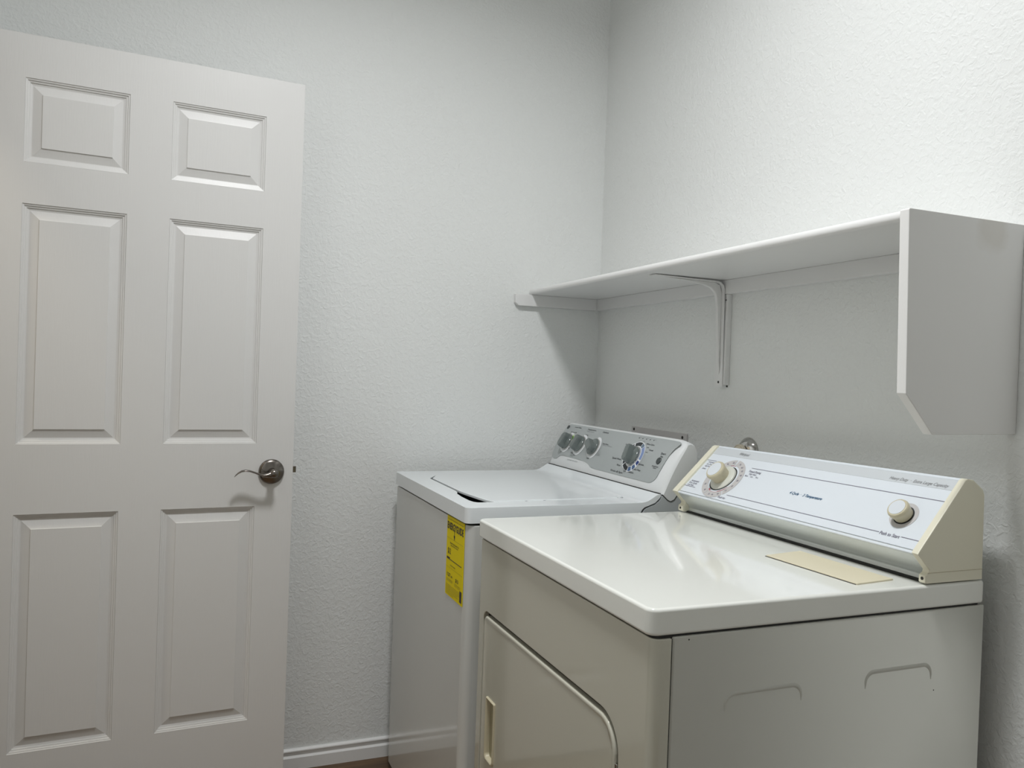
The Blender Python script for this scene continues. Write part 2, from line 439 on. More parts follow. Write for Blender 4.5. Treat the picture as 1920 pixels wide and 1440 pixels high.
# latch bolt + face plate in the free edge
bm = bmesh.new()
mt2 = lambda s, z, o: DP(s, z, o)
prism(bm, [(-0.0105, -0.012), (-0.0125, -0.020), (0.0, -0.0245), (0.0, -0.0105)], lambda a, o: mt2(a, 0.940, o), lambda a, o: mt2(a, 0.957, o))
obj('latch_bolt', bm, M['nickel'], door)
bm = bmesh.new()
prism(bm, [(-0.001, -0.006), (-0.001, -0.030), (0.0, -0.030), (0.0, -0.006)], lambda a, o: mt2(a, 0.920, o), lambda a, o: mt2(a, 0.977, o))
obj('latch_plate', bm, M['nickel'], door)
for hz in (0.25, 1.05, 1.80):
    bm = bmesh.new(); lathe(bm, [(0.006, 0), (0.006, 0.09)], 16, Matrix.Translation(DP(DW + 0.004, hz, 0.003)))
    obj('hinge', bm, M['nickel'], door)
settle(door)

# ------------------------------------------------------------------ wall shelf
SD, SZT, SL = 0.2722, 1.5351, 1.5611
TH = 0.019
shelf = empty('wall_shelf', 'long white painted wooden shelf with an end panel, on the wall above the machines', 'shelf', (0, -SL / 2, SZT - TH))
bm = bmesh.new()
prof = [(0, SZT - TH), (-SD + 0.006, SZT - TH), (-SD + 0.002, SZT - TH + 0.0025), (-SD, SZT - TH + 0.007), (-SD, SZT - 0.007), (-SD + 0.002, SZT - 0.0025), (-SD + 0.006, SZT), (0, SZT)]
prism(bm, prof, lambda a, b: (a, -0.001, b), lambda a, b: (a, -SL + TH, b))
obj('shelf_board', bm, M['shelf'], shelf, sharp=60)
bm = bmesh.new()
prof = [(0, SZT + 0.001), (-SD + 0.001, SZT + 0.001), (-SD - 0.001, SZT - 0.001), (-0.2640, 1.2340), (-0.2010, 1.1670), (0, 1.1685)]
prism(bm, prof, lambda a, b: (a, -SL, b), lambda a, b: (a, -SL + TH, b))
obj('end_panel', bm, M['shelf_panel'], shelf, 0.0015, 2)
box('wall_cleat', -0.019, 0, -SL + TH, -0.001, 1.4785, SZT - TH, M['shelf'], shelf, 0.0012, 2)
bm = bmesh.new()
prism(bm, [(-0.019, SZT - TH), (-0.328, SZT - TH), (-0.328, 1.4870), (-0.316, 1.4770), (-0.019, 1.4770)], lambda a, b: (a, -0.001, b), lambda a, b: (a, -0.017, b))
obj('side_cleat', bm, M['shelf'], shelf, 0.0012, 2)
box('backing_strip', -0.016, 0, -0.752, -0.722, 1.234, 1.4785, M['shelf'], shelf, 0.001, 1)
# bracket
BY = -0.7300
bra = empty('bracket', None, None); bra.parent = shelf
bm = bmesh.new()
out = [(-0.238, 1.5150), (-0.045, 1.5110), (-0.032, 1.5085), (-0.0235, 1.5010), (-0.0205, 1.490), (-0.0165, 1.2300)]
inn = [(-0.0190, 1.2300), (-0.0230, 1.490), (-0.0257, 1.4995), (-0.033, 1.5060), (-0.045, 1.5085), (-0.238, 1.5130)]
prism(bm, out + inn, lambda a, b: (a, BY - 0.0155, b), lambda a, b: (a, BY + 0.0155, b))
obj('strap', bm, M['bracket'], bra, sharp=40)
bm = bmesh.new()
rib = [(-0.205, 1.5122), (-0.130, 1.5050), (-0.080, 1.4990), (-0.058, 1.4930), (-0.045, 1.4830), (-0.0385, 1.4680), (-0.0350, 1.440), (-0.0315, 1.380), (-0.0270, 1.300), (-0.0200, 1.262)]
ribb = rib + [(-0.0215, 1.480), (-0.028, 1.503), (-0.045, 1.5095)]
prism(bm, ribb, lambda a, b: (a, BY - 0.0055, b), lambda a, b: (a, BY + 0.0055, b))
obj('rib', bm, M['bracket'], bra, 0.003, 3)
for z in (1.242,):
    bm = bmesh.new(); lathe(bm, [(0.0035, 0), (0.003, 0.0012), (0.001, 0.0018)], 14, Matrix.Translation((-0.019, BY + 0.0, z)) @ Euler((0, -pi / 2, 0)).to_matrix().to_4x4())
    obj('screw', bm, M['screw'], bra)
bm = bmesh.new(); lathe(bm, [(0.003, 0), (0.0025, 0.0015), (0.001, 0.002)], 12, Matrix.Translation((-0.001, -0.7440, 1.2315)) @ Euler((0, -pi / 2, 0)).to_matrix().to_4x4())
obj('nail', bm, M['screw'], shelf)
bm = bmesh.new(); lathe(bm, [(0.0022, 0), (0.002, 0.0008), (0.001, 0.001)], 12, Matrix.Translation((-0.0155, -0.7465, 1.4625)) @ Euler((0, -pi / 2, 0)).to_matrix().to_4x4())
obj('nail', bm, M['screw'], shelf)
settle(shelf)

# ------------------------------------------------------------------ washing machine
WX, WL, WR, WZ = -0.7363, -0.0742, -0.7616, 0.9268
wash = empty('washing_machine', 'white top-loading washing machine with silver control panel, in the corner left of the dryer', 'washing machine', ((WX - 0.08) / 2, (WL + WR) / 2, 0))
# cabinet: rounded front vertical edges
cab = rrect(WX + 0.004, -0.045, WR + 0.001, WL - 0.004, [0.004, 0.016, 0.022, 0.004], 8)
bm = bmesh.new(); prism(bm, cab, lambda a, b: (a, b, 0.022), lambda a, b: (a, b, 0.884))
obj('cabinet', bm, M['washer_shaded'], wash, 0.003, 2)
for fx in (WX + 0.05, -0.1):
    for fy in (WL - 0.05, WR + 0.05):
        bm = bmesh.new(); lathe(bm, [(0.018, 0), (0.018, 0.008), (0.009, 0.011), (0.009, 0.03)], 16, Matrix.Translation((fx, fy, 0)))
        obj('foot', bm, M['dark'], wash)
bm = bmesh.new(); prism(bm, rrect(WX + 0.012, -0.05, WR + 0.008, WL - 0.010, 0.012), lambda a, b: (a, b, 0.882), lambda a, b: (a, b, 0.8905))
obj('seam', bm, M['dark'], wash)
# top cover: side profile with the S shaped rear end, extruded, then opened for the lid
prof = [(WX, 0.8895), (WX, WZ), (-0.268, WZ), (-0.255, WZ + 0.0010), (-0.244, WZ + 0.0040), (-0.232, WZ + 0.0105), (-0.218, WZ + 0.0190), (-0.211, WZ + 0.0212), (-0.2058, 0.9440), (-0.2090, 0.9385), (-0.2134, 0.9337), (-0.2237, 0.9248), (-0.242, 0.9184), (-0.255, 0.9142), (-0.262, 0.9080), (-0.2665, 0.8990), (-0.268, 0.8895)]
bm = bmesh.new()
prism(bm, prof, lambda a, b: (a, WR, b), lambda a, b: (a, WL, b))
bmesh.ops.recalc_face_normals(bm, faces=bm.faces)
ed = [e for e in bm.edges if all(abs(v.co.x - WX) < 1e-5 for v in e.verts) and abs(e.verts[0].co.y - e.verts[1].co.y) < 1e-6]
bmesh.ops.bevel(bm, geom=ed, offset=0.016, segments=7, affect='EDGES', profile=0.5)
lid_out = [(-0.290, -0.150), (-0.560, -0.158), (-0.640, -0.185), (-0.674, -0.246), (-0.6755, -0.500), (-0.679, -0.520), (-0.688, -0.545), (-0.6925, -0.600), (-0.6925, -0.655), (-0.689, -0.678), (-0.680, -0.688), (-0.660, -0.6885), (-0.2850, -0.676), (-0.279, -0.668), (-0.279, -0.160), (-0.283, -0.152)]
pocket(bm, (0, 0, WZ), (0, 0, 1), [Vector((a, b, WZ)) for a, b in lid_out], 0.026)
top = obj('top_cover', bm, M['washer'], wash, 0.0018, 3)
# lid slab with the finger notch at its front right corner
lid_in = [(-0.292, -0.152), (-0.560, -0.160), (-0.6390, -0.1865), (-0.6670, -0.250), (-0.6675, -0.500), (-0.666, -0.520), (-0.662, -0.56), (-0.655, -0.62), (-0.649, -0.660), (-0.640, -0.6862), (-0.2850, -0.6750), (-0.2797, -0.667), (-0.2797, -0.161), (-0.284, -0.1525)]
bm = bmesh.new(); prism(bm, lid_in, lambda a, b: (a, b, WZ - 0.0058), lambda a, b: (a, b, WZ + 0.0014))
lid = obj('lid', bm, M['washer'], wash, 0.0016, 3)
box('finger_well', -0.690, -0.500, -0.686, -0.35, WZ - 0.0258, WZ - 0.025, M['button'], wash)
for yy in (-0.6868,):
    for xx in (-0.555, -0.505):
        bm = bmesh.new(); bx(bm, xx, xx + 0.006, yy, yy + 0.0016, WZ - 0.002, WZ + 0.0004); obj('lid_bumper', bm, M['dark'], wash)
bm = bmesh.new(); lathe(bm, [(0.004, 0), (0.0035, 0.002), (0.0012, 0.0028)], 12, Matrix.Translation((-0.274, -0.678, WZ)))
obj('hinge_pin', bm, M['washer_grey'], wash)
# rear riser behind the S curve
bm = bmesh.new()
prism(bm, [(-0.262, 0.884), (-0.2595, 0.9005), (-0.2535, 0.9095), (-0.243, 0.9145), (-0.2237, 0.9205), (-0.2105, 0.9300), (-0.2035, 0.9420), (-0.195, 0.9440), (-0.12, 0.9440), (-0.095, 0.9700), (-0.0500, 0.9700), (-0.050, 0.884)], lambda a, b: (a, WR + 0.0008, b), lambda a, b: (a, WL - 0.001, b))
obj('rear_riser', bm, M['washer_grey'], wash, 0.001, 1)

# console: curved face
WB, WT = Vector((-0.208, 0.948)), Vector((-0.137, 1.0838))
WLn = (WT - WB).length; Wd = (WT - WB) / WLn; Wn = Vector((-Wd.y, Wd.x))
def SW(y, t, o=0.0):
    u = t / WLn
    q = WB + Wd * t + Wn * (0.04 * u * (1 - u) + o)
    return Vector((q.x, y, q.y))
def console_ring(y, push, shrink):
    """closed profile at y; push = how far the face steps back"""
    r = []
    N = 14
    for i in range(N + 1):
        t = WLn * i / N
        e = sin(pi * i / N) ** 0.6
        p = SW(y, t, -push * (0.55 + 0.45 * e))
        r.append((p.x, p.z - shrink * (i / N)))
    tx, tz = r[-1]
    r += [(tx + 0.008, tz + 0.002), (tx + 0.020, tz - 0.002), (-0.104, 1.0690 - shrink), (-0.100, 1.060 - shrink), (-0.100, 1.027), (-0.108, 1.000), (-0.135, 0.965), (-0.1600, 0.9405), (-0.166, 0.9320), (-0.1768, 0.9275), (-0.186, 0.9315), (-0.2035, 0.9460)]
    return [Vector((a, y, b)) for a, b in r]
bm = bmesh.new()
secs = [(WL - 0.001, 0.006, 0.004), (WL - 0.0035, 0.002, 0.0015), (WL - 0.008, 0, 0), (-0.40, 0, 0), (-0.715, 0, 0), (-0.735, 0.0012, 0.0003), (-0.748, 0.0050, 0.0015), (-0.757, 0.0105, 0.003), (WR + 0.0005, 0.0165, 0.006)]
loft(bm, [console_ring(*s) for s in secs])
obj('console', bm, M['washer_plastic'], wash, sharp=28)

box('console_seam', -0.2122, -0.2060, WR + 0.002, WL - 0.002, 0.9476, 0.9494, M['dark'], wash)
bm = bmesh.new(); tube(bm, [(-0.2030, WR + 0.0006, 0.9462), (-0.1945, WR + 0.0006, 0.9385), (-0.186, WR + 0.0006, 0.9312), (-0.1768, WR + 0.0006, 0.9272), (-0.166, WR + 0.0006, 0.9317), (-0.1597, WR + 0.0006, 0.9405), (-0.135, WR + 0.0006, 0.965), (-0.108, WR + 0.0006, 1.000), (-0.100, WR + 0.0006, 1.027)], 0.0011, 8)
obj('console_gap_line', bm, M['dark'], wash)  # dark tube added to darken the gap below the console side

# silver control panel, following the curved face
def interp(tab, x):
    for (a, b), (c, d) in zip(tab, tab[1:]):
        if a <= x <= c: return b + (d - b) * (x - a) / (c - a)
    return tab[0][1] if x < tab[0][0] else tab[-1][1]
bot = [(0.0775, 0.060), (0.080, 0.032), (0.085, 0.0235), (0.0935, 0.0205), (0.110, 0.0205), (0.122, 0.0228), (0.130, 0.0285), (0.140, 0.0335), (0.160, 0.0358), (0.20, 0.0360), (0.26, 0.0355), (0.3023, 0.0343), (0.325, 0.0325), (0.342, 0.0285), (0.358, 0.0225), (0.371, 0.0200), (0.40, 0.0195), (0.690, 0.0195), (0.702, 0.0212), (0.7098, 0.0246), (0.718, 0.031), (0.7232, 0.0387), (0.7294, 0.0673), (0.7344, 0.1027), (0.7417, 0.1262), (0.7500, 0.1400)]
topc = [(0.0775, 0.095), (0.080, 0.130), (0.085, 0.1430), (0.0915, 0.1490), (0.100, 0.1505), (0.70, 0.1500), (0.740, 0.1490), (0.7500, 0.1460)]
ys = sorted(set([a for a, b in bot] + [a for a, b in topc] + [0.08 + i * 0.01 for i in range(67)]))
bm = bmesh.new(); cols = []
for yy in ys:
    b0, t0 = interp(bot, yy), interp(topc, yy)
    cols.append([bm.verts.new(SW(-yy, b0 + (t0 - b0) * i / 12, 0.0011)) for i in range(13)])
for a, b in zip(cols, cols[1:]):
    for i in range(12): bm.faces.new((a[i], b[i], b[i + 1], a[i + 1]))
panel = obj('control_panel', bm, M['silver'], wash, recalc=True)
md = panel.modifiers.new('solid', 'SOLIDIFY'); md.thickness = 0.0009; md.offset = 0

def pl(S, y, t, o=0.0003):
    return lambda u, v: S(y - u, t + v, o)
def lettering(name, items, S, off, parent, material, hdef=0.0045, shear=0.0):
    """every inscription is an object of its own"""
    for it in items:
        body, y0, y1, t = it[:4]; h = it[4] if len(it) > 4 else hdef
        bm = bmesh.new()
        text_into(bm, body, pl(S, y0, t, off), abs(y1 - y0), h, shear=shear, thick=0.012)
        o = obj(name, bm, material, parent, recalc=False)
PO = 0.0022
items = [('Load Size', -.1383, -.183, .1418, .0048), ('Temperature', -.2293, -.2859, .1411, .0048), ('Options', -.3314, -.3689, .1400, .0048), ('Precise Fill', -.1344, -.1743, .121, .004),
         ('Hot', -.2379, -.2584, .1198, .004), ('S', -.1339, -.140, .046, .004), ('M', -.1764, -.1850, .064, .004), ('Warm', -.2051, -.2212, .0507, .004), ('Cold', -.2270, -.2410, .0455, .004),
         ('Off', -.3200, -.3350, .0451, .0045), ('Deep Rinse', -.3752, -.4102, .1012, .0042),
         ('Normal', -.5017, -.5243, .1128, .0045), ('Whites Colors', -.6013, -.6426, .1257, .005), ('Off', -.6137, -.6242, .1145, .0034), ('Casuals', -.6313, -.6534, .1089, .0045), ('Less', -.6215, -.632, .1001, .003), ('Bulky Items', -.6159, -.6441, .0625, .005),
         ('Active Wear', -.5985, -.639, .0455, .005), ('Delicates', -.5792, -.6087, .0351, .005), ('Off', -.5553, -.5693, .0338, .003), ('Drain & Spin', -.4854, -.5523, .0279, .0052), ('Rinse', -.5089, -.5285, .0468, .005),
         ('Speed Wash', -.4688, -.5199, .0643, .0052), ('Off', -.5098, -.5204, .0828, .003), ('Start', -.6954, -.7187, .1053, .0062), ('Stop', -.6999, -.7128, .0966, .0045), ('Hold to', -.6840, -.7133, .0657, .0042), ('Cancel', -.6914, -.7070, .0612, .0038)]
lettering('lettering', items, SW, PO, panel, M['ink'])
items2 = [('Wash / Rinse', -.2309, -.2799, .1338, .003), ('Fabric Softener', -.3796, -.4373, .0962, .003), ('Extra Rinse', -.3686, -.3892, .0664, .003), ('Second Rinse', -.3639, -.3902, .0618, .003), ('Heavy', -.5558, -.5649, .1291, .003), ('Light', -.5782, -.5881, .1317, .003),
          ('Fill', -.5480, -.5560, .1436, .0022), ('Wash', -.5672, -.5770, .1434, .0022), ('Rinse', -.5868, -.5965, .1432, .0022), ('Spin', -.6062, -.6155, .1431, .0022), ('Lid', -.6255, -.6335, .1430, .0022)]
lettering('lettering', items2, SW, PO, panel, M['ink_grey'])
lettering('lettering', [('hydrowave wash system', -.1981, -.2697, .0273, .0035)], SW, 0.0012, panel, M['ink_grey'])
def disc_on(S, y, t, r, off, ry=None, n=28):
    bm = bmesh.new(); bm.faces.new([bm.verts.new(S(y - r * cos(2 * pi * k / n), t + (ry or r) * sin(2 * pi * k / n), off)) for k in range(n)])
    return bm
def annulus(S, y, t, r0, r1, a0, a1, off, bm=None):
    """ring sector; angle 0 = picture right (-y), 90 = up the face"""
    bm = bm or bmesh.new(); n = max(2, int(abs(a1 - a0) / 5))
    vs = []
    for i in range(n + 1):
        a = radians(a0 + (a1 - a0) * i / n)
        vs.append((bm.verts.new(S(y - r0 * cos(a), t + r0 * sin(a), off)), bm.verts.new(S(y - r1 * cos(a), t + r1 * sin(a), off))))
    for p, q in zip(vs, vs[1:]): bm.faces.new((p[0], p[1], q[1], q[0]))
    return bm
# maker's oval badge
bm = bmesh.new(); lathe(bm, [(0.0072, 0.0), (0.0072, 0.0012), (0.0060, 0.0020)], 28, frame_mtx(SW(-.0935, .1365, PO - 0.0005), Vector((0, -1, 0)), Vector((Wd.x, 0, Wd.y)), Vector((Wn.x, 0, Wn.y))))
obj('badge', bm, M['button'], panel)
bm = bmesh.new()
for i in range(5):
    lathe(bm, [(0.0019, 0.0), (0.0015, 0.0007)], 12, frame_mtx(SW(-0.5468 - 0.0193 * i, 0.1400, PO - 0.0006), Vector((0, -1, 0)), Vector((Wd.x, 0, Wd.y)), Vector((Wn.x, 0, Wn.y))))
    o = obj('indicator_light', bm, M['button'], panel); bm = bmesh.new()
bm.free()
bm = bmesh.new(); lathe(bm, [(0.0100, 0.0), (0.0100, 0.0015), (0.0088, 0.0026), (0.004, 0.0032)], 32, frame_mtx(SW(-.7032, .0826, PO - 0.0008), Vector((0, -1, 0)), Vector((Wd.x, 0, Wd.y)), Vector((Wn.x, 0, Wn.y))))
obj('start_button', bm, M['button'], wash)
# three small knobs with white scale rings, one big cycle dial
def dial(y, t, r, h, grip_ang, name, gw=0.5):
    ax, ay, az = Vector((0, -1, 0)), Vector((Wd.x, 0, Wd.y)), Vector((Wn.x, 0, Wn.y))
    mm = frame_mtx(SW(y, t, 0.0026), ax, ay, az)
    root = empty(name, None, None); root.parent = wash
    bm = bmesh.new(); lathe(bm, [(r * 0.97, -0.003), (r, 0.001), (r * 0.99, 0.0032), (r * 0.93, 0.0036)], 44, mm)
    obj('knob_skirt', bm, M['chrome'], root)
    bm = bmesh.new(); lathe(bm, [(r * 0.94, 0.002), (r * 0.92, 0.006), (r * 0.80, 0.0095), (r * 0.5, 0.012), (0.001, 0.013)], 44, mm)
    obj('knob_base', bm, M['knob_grey'], root, sharp=45)
    g = mm @ Matrix.Rotation(radians(grip_ang), 4, 'Z')
    bm = bmesh.new(); rings = []
    for f, hh in ((1.0, 0.003), (0.99, 0.35 * h), (0.96, 0.75 * h), (0.90, 0.93 * h), (0.78, h)):
        L = r * 0.90 * f; W = r * gw * (1.0 - 0.30 * hh / h) * (0.86 if hh == h else 1)
        rings.append([g @ Vector((a, b, hh)) for a, b in rrect(-L, L, -W, W, W * 0.88, 6)])
    loft(bm, rings); obj('grip', bm, M['knob_grey'], root, sharp=50)
    return root, g
for i, (yy, tt, ang) in enumerate(((-0.1490, 0.083, 80), (-0.2400, 0.083, 78), (-0.3350, 0.083, 150))):
    bm = annulus(SW, yy, tt, 0.028, 0.0365, -150, 100, PO)
    obj('scale_ring', bm, M['ring_white'], panel, recalc=False)
    rt, g = dial(yy, tt, 0.0295, 0.026, ang, 'knob', 0.56)
bm = annulus(SW, -0.1490, 0.083, 0.0285, 0.0350, 20, 62, PO + 0.0003)
obj('scale_mark', bm, M['green_pale'], panel, recalc=False)
bm = annulus(SW, -0.1490, 0.083, 0.0285, 0.0325, 22, 52, PO + 0.0005)
obj('scale_mark', bm, M['green'], panel, recalc=False)
DC = (-0.573, 0.0815)
bm = annulus(SW, DC[0], DC[1], 0.0300, 0.0478, -180, 180, PO)
obj('dial_ring', bm, M['ring_white'], panel, recalc=False)
for a0, a1, mk in ((126, 178, 'black'), (74, 120, 'black'), (52, 71, 'blue_steel'), (-10, 49, 'blue_light'), (-34, -17, 'blue_deep'), (-61, -42, 'blue_mid'), (-88, -68, 'blue_mid'), (-135, -94, 'black'), (-153, -139, 'black'), (-171, -157, 'black'), (-181, -175, 'black')):
    bm = annulus(SW, DC[0], DC[1], 0.0335, 0.0455, a0, a1, PO + 0.0003)
    obj('dial_segment', bm, M[mk], panel, recalc=False)
dial(DC[0], DC[1], 0.0300, 0.030, 100, 'cycle_dial', 0.46)
# dark cord behind the console
bm = bmesh.new(); tube(bm, [(-0.0985, -0.7655, 1.028), (-0.106, -0.7665, 1.010), (-0.122, -0.768, 0.990), (-0.136, -0.769, 0.975), (-0.145, -0.768, 0.955)], 0.0022, 8)
obj('power_cord', bm, M['dark'], wash)
# energy label on the front
LX = WX + 0.0030
ey0, ey1, ez0, ez1 = -0.6140, -0.7450, 0.6900, 0.8860
elab = box('energy_label', LX - 0.0006, LX + 0.001, ey1, ey0, ez0, ez1, M['yellow'], wash)
EP = lambda y, z: (lambda u, v: Vector((LX - 0.0010, y - u, z + v)))
def et(t, y, wd, z, h, mk='label_ink', th=0.02):
    bm = bmesh.new(); text_into(bm, t, EP(y, z), wd, h, thick=th); obj('lettering', bm, M[mk], elab, recalc=False)
def ebar(y0, y1, z0, z1, mk='label_ink', name='printed_bar'):
    bm = bmesh.new()
    bm.faces.new([bm.verts.new(p) for p in ((LX - 0.0010, y0, z0), (LX - 0.0010, y1, z0), (LX - 0.0010, y1, z1), (LX - 0.0010, y0, z1))])
    obj(name, bm, M[mk], elab, recalc=False)
et('ENERGYGUIDE', -0.6175, 0.1240, 0.8630, 0.0165, th=0.035)
bm = bmesh.new()
bm.faces.new([bm.verts.new((LX - 0.0010, -0.6740 + a, 0.8380 + b)) for a, b in ((-0.0015, 0.018), (-0.0015, 0.006), (-0.006, 0.006), (0, -0.006), (0.006, 0.006), (0.0015, 0.006), (0.0015, 0.018))])
obj('printed_arrow', bm, M['label_ink'], elab, recalc=False)
ebar(-0.6200, -0.6450, 0.7815, 0.7850); ebar(-0.6200, -0.7350, 0.7795, 0.7815)
et('$12', -0.6270, 0.0230, 0.8010, 0.0140)
et('127', -0.6260, 0.0260, 0.7420, 0.0085); et('kWh', -0.6560, 0.0120, 0.7405, 0.0050)
et('$13', -0.6920, 0.0220, 0.7400, 0.0085)
et('Estimated Yearly Operating Cost', -0.6420, 0.0680, 0.8220, 0.0038); et('(when used with an electric water heater)', -0.6480, 0.0560, 0.8165, 0.0028)
et('Cost Range of Similar Models', -0.6480, 0.0400, 0.7675, 0.0030)
ebar(-0.7260, -0.7420, 0.6960, 0.7230, name='printed_block')
S_ = 'label_ink_soft'
ebar(-0.6160, -0.7430, 0.8843, 0.8850, S_)
et('U.S. Government   Federal law prohibits removal of this label', -0.6200, 0.1200, 0.8790, 0.0026, S_)
ebar(-0.6160, -0.7430, 0.8320, 0.8326, S_); ebar(-0.6160, -0.7430, 0.7600, 0.7605, S_)
for i, wd in enumerate((0.050, 0.046)): et('Estimated Yearly Electricity Use', -0.6230, wd, 0.7310 - 0.004 * i, 0.0024, S_)
for i, wd in enumerate((0.044, 0.042)): et('Estimated Yearly Operating Cost', -0.6860, wd, 0.7300 - 0.004 * i, 0.0024, S_)
for i, wd in enumerate((0.112, 0.108, 0.112, 0.092, 0.096, 0.06)): et('Your cost will depend on your utility rates and use of this washer', -0.6200, wd, 0.7170 - 0.0042 * i, 0.0024, S_)
settle(wash)

# ------------------------------------------------------------------ dryer
DXF, DXB, DYN, DYF, DTZ, LIP = -0.7277, -0.0481, -1.5528, -0.8175, 0.9129, 0.0401
dry = empty('clothes_dryer', 'off-white front-loading clothes dryer with two beige-rimmed knobs, right of the washing machine', 'dryer', ((DXF + DXB) / 2, (DYN + DYF) / 2, 0))
bm = bmesh.new(); lp = rrect(DXF, DXB, DYN, DYF, [0.010, 0.018, 0.018, 0.010], 8)
prism(bm, lp, lambda a, b: (a, b, DTZ - LIP), lambda a, b: (a, b, DTZ))
obj('top_panel', bm, M['dryer'], dry, 0.0055, 4)
bm = bmesh.new(); prism(bm, rrect(DXF + 0.010, DXB - 0.004, DYN + 0.005, DYF - 0.005, 0.012), lambda a, b: (a, b, 0.862), lambda a, b: (a, b, DTZ - LIP + 0.004))
obj('seam', bm, M['dark'], dry)
SEAM = -0.6884
# side/back cabinet
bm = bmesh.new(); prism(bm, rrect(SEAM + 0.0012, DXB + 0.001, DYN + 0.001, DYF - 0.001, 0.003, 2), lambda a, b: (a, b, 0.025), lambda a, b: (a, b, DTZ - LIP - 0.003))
cabn = obj('cabinet', bm, M['dryer_side_shaded'], dry, 0.0025, 2)
bm = bmesh.new(); prism(bm, rrect(SEAM - 0.02, SEAM + 0.02, DYN + 0.0035, DYF - 0.0035, 0.002, 2), lambda a, b: (a, b, 0.03), lambda a, b: (a, b, DTZ - LIP - 0.006))
obj('seam', bm, M['dark'], dry)
# stamped half-round marks on the side
def stamp(xa, xb, zt):
    pts = []; r = 0.018
    pts.append((xa, zt - 0.026)); pts.append((xa + 0.0004, zt - r))
    for k in range(1, 9):
        a = pi - k * pi / 16; pts.append((xa + r + r * cos(a), zt - r + r * sin(a)))
    for k in range(0, 9):
        a = pi / 2 - k * pi / 16; pts.append((xb - r + r * cos(a), zt - r + r * sin(a)))
    pts.append((xb, zt - 0.026))
    n = len(pts)
    bm = bmesh.new()
    rad = [0.0004] + [0.0013 + 0.0010 * min(1, min(i, n - 1 - i) / 6) for i in range(1, n - 1)] + [0.0004]
    # flattened ridge on the side face
    vs = []
    for i, (a, b) in enumerate(pts):
        p0 = Vector(pts[max(i - 1, 0)]); p1 = Vector(pts[min(i + 1, n - 1)]); d = (p1 - p0).normalized(); nn = Vector((-d.y, d.x))
        row = []
        for k2, q in enumerate((-1, -0.5, 0, 0.5, 1)):
            h = (0, 0.75, 1, 0.75, 0)[k2] * rad[i] * 0.55
            row.append(bm.verts.new((a + nn.x * q * rad[i] * 1.5, DYN + 0.00095 - h, b + nn.y * q * rad[i] * 1.5)))
        vs.append(row)
    for p, q in zip(vs, vs[1:]):
        for k2 in range(4): bm.faces.new((p[k2], p[k2 + 1], q[k2 + 1], q[k2]))
    obj('stamped_ridge', bm, M['dryer_side_shaded'], cabn, sharp=80)
stamp(-0.5920, -0.4475, 0.7755); stamp(-0.3160, -0.1705, 0.7785)
for x, z, r in ((-0.1625, 0.7330, 0.0012), (-0.6600, 0.8640, 0.0012)):
    bm = bmesh.new(); lathe(bm, [(r, 0), (r * 0.5, 0.0006)], 10, Matrix.Translation((x, DYN + 0.001, z)) @ Euler((pi / 2, 0, 0)).to_matrix().to_4x4()); obj('chip', bm, M['dark'], cabn)
# front panel with the door opening
FX = DXF + 0.0075          # outer face of the front panel
YD0, YD1, ZD0, ZD1 = -1.4640, -0.8560, 0.150, 0.7160
RD = 0.060
fr = frame_mtx(Vector((FX + 0.035, 0, 0)), Vector((0, -1, 0)), Vector((0, 0, 1)), Vector((-1, 0, 0)))   # local x = -y
bm = bmesh.new()
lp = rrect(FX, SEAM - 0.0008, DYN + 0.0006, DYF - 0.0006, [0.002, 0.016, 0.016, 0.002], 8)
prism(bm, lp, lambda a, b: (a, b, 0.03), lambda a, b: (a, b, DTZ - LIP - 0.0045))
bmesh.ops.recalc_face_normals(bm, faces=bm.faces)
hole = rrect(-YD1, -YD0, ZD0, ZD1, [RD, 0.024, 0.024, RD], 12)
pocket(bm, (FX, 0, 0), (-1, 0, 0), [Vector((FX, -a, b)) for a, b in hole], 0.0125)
front = obj('front_panel', bm, M['dryer_front_shaded'], dry, 0.004, 4)
# door: dished slab inside the opening
def ins(lp_args, d):
    y0, y1, z0, z1, r = lp_args
    return rrect(y0 + d, y1 - d, z0 + d, z1 - d, [max(q - d, 0.004) for q in r], 12)
args = (-YD1, -YD0, ZD0, ZD1, [RD, 0.024, 0.024, RD])
bm = bmesh.new(); rings = []
for d, xo in ((0.0095, 0.0115), (0.0090, 0.0040), (0.0094, 0.0016), (0.0108, -0.0004), (0.0130, -0.0012), (0.0160, -0.0010), (0.0210, 0.0004)):
    rings.append([Vector((FX + xo, -a, b)) for a, b in ins(args, d)])
loft(bm, rings)
bmesh.ops.recalc_face_normals(bm, faces=bm.faces)
pocket(bm, (FX + 0.0004, 0, 0), (-1, 0, 0), [Vector((FX + 0.0004, -a, b)) for a, b in rrect(0.9000, 0.9430, 0.4050, 0.5330, [0.002, 0.002, 0.006, 0.006], 4)], 0.0095)
dd = obj('dryer_door', bm, M['dryer_front_shaded'], dry, sharp=60)
box('door_gap', FX + 0.0112, FX + 0.0123, YD0 + 0.004, YD1 - 0.004, ZD0 + 0.004, ZD1 - 0.004, M['dark'], dry)
# handle frame
bm = bmesh.new(); a1 = (0.8960, 0.9470, 0.4010, 0.5370); 
rings = []
for d, xo in ((0.0, 0.0012), (0.0004, -0.0020), (0.0020, -0.0036), (0.0040, -0.0030), (0.0058, 0.0005), (0.0062, 0.0080)):
    rings.append([Vector((FX + xo, -a, b)) for a, b in rrect(a1[0] + d, a1[1] - d, a1[2] + d, a1[3] - d, [0.003, 0.003, 0.008, 0.008], 5)])
loft(bm, rings, cap=False); obj('handle_frame', bm, M['beige_knob'], dd, sharp=50)
bm = bmesh.new(); bx(bm, FX + 0.0070, FX + 0.0080, -0.9420, -0.9010, 0.4060, 0.5320); obj('handle_recess', bm, M['recess_shade'], dd)
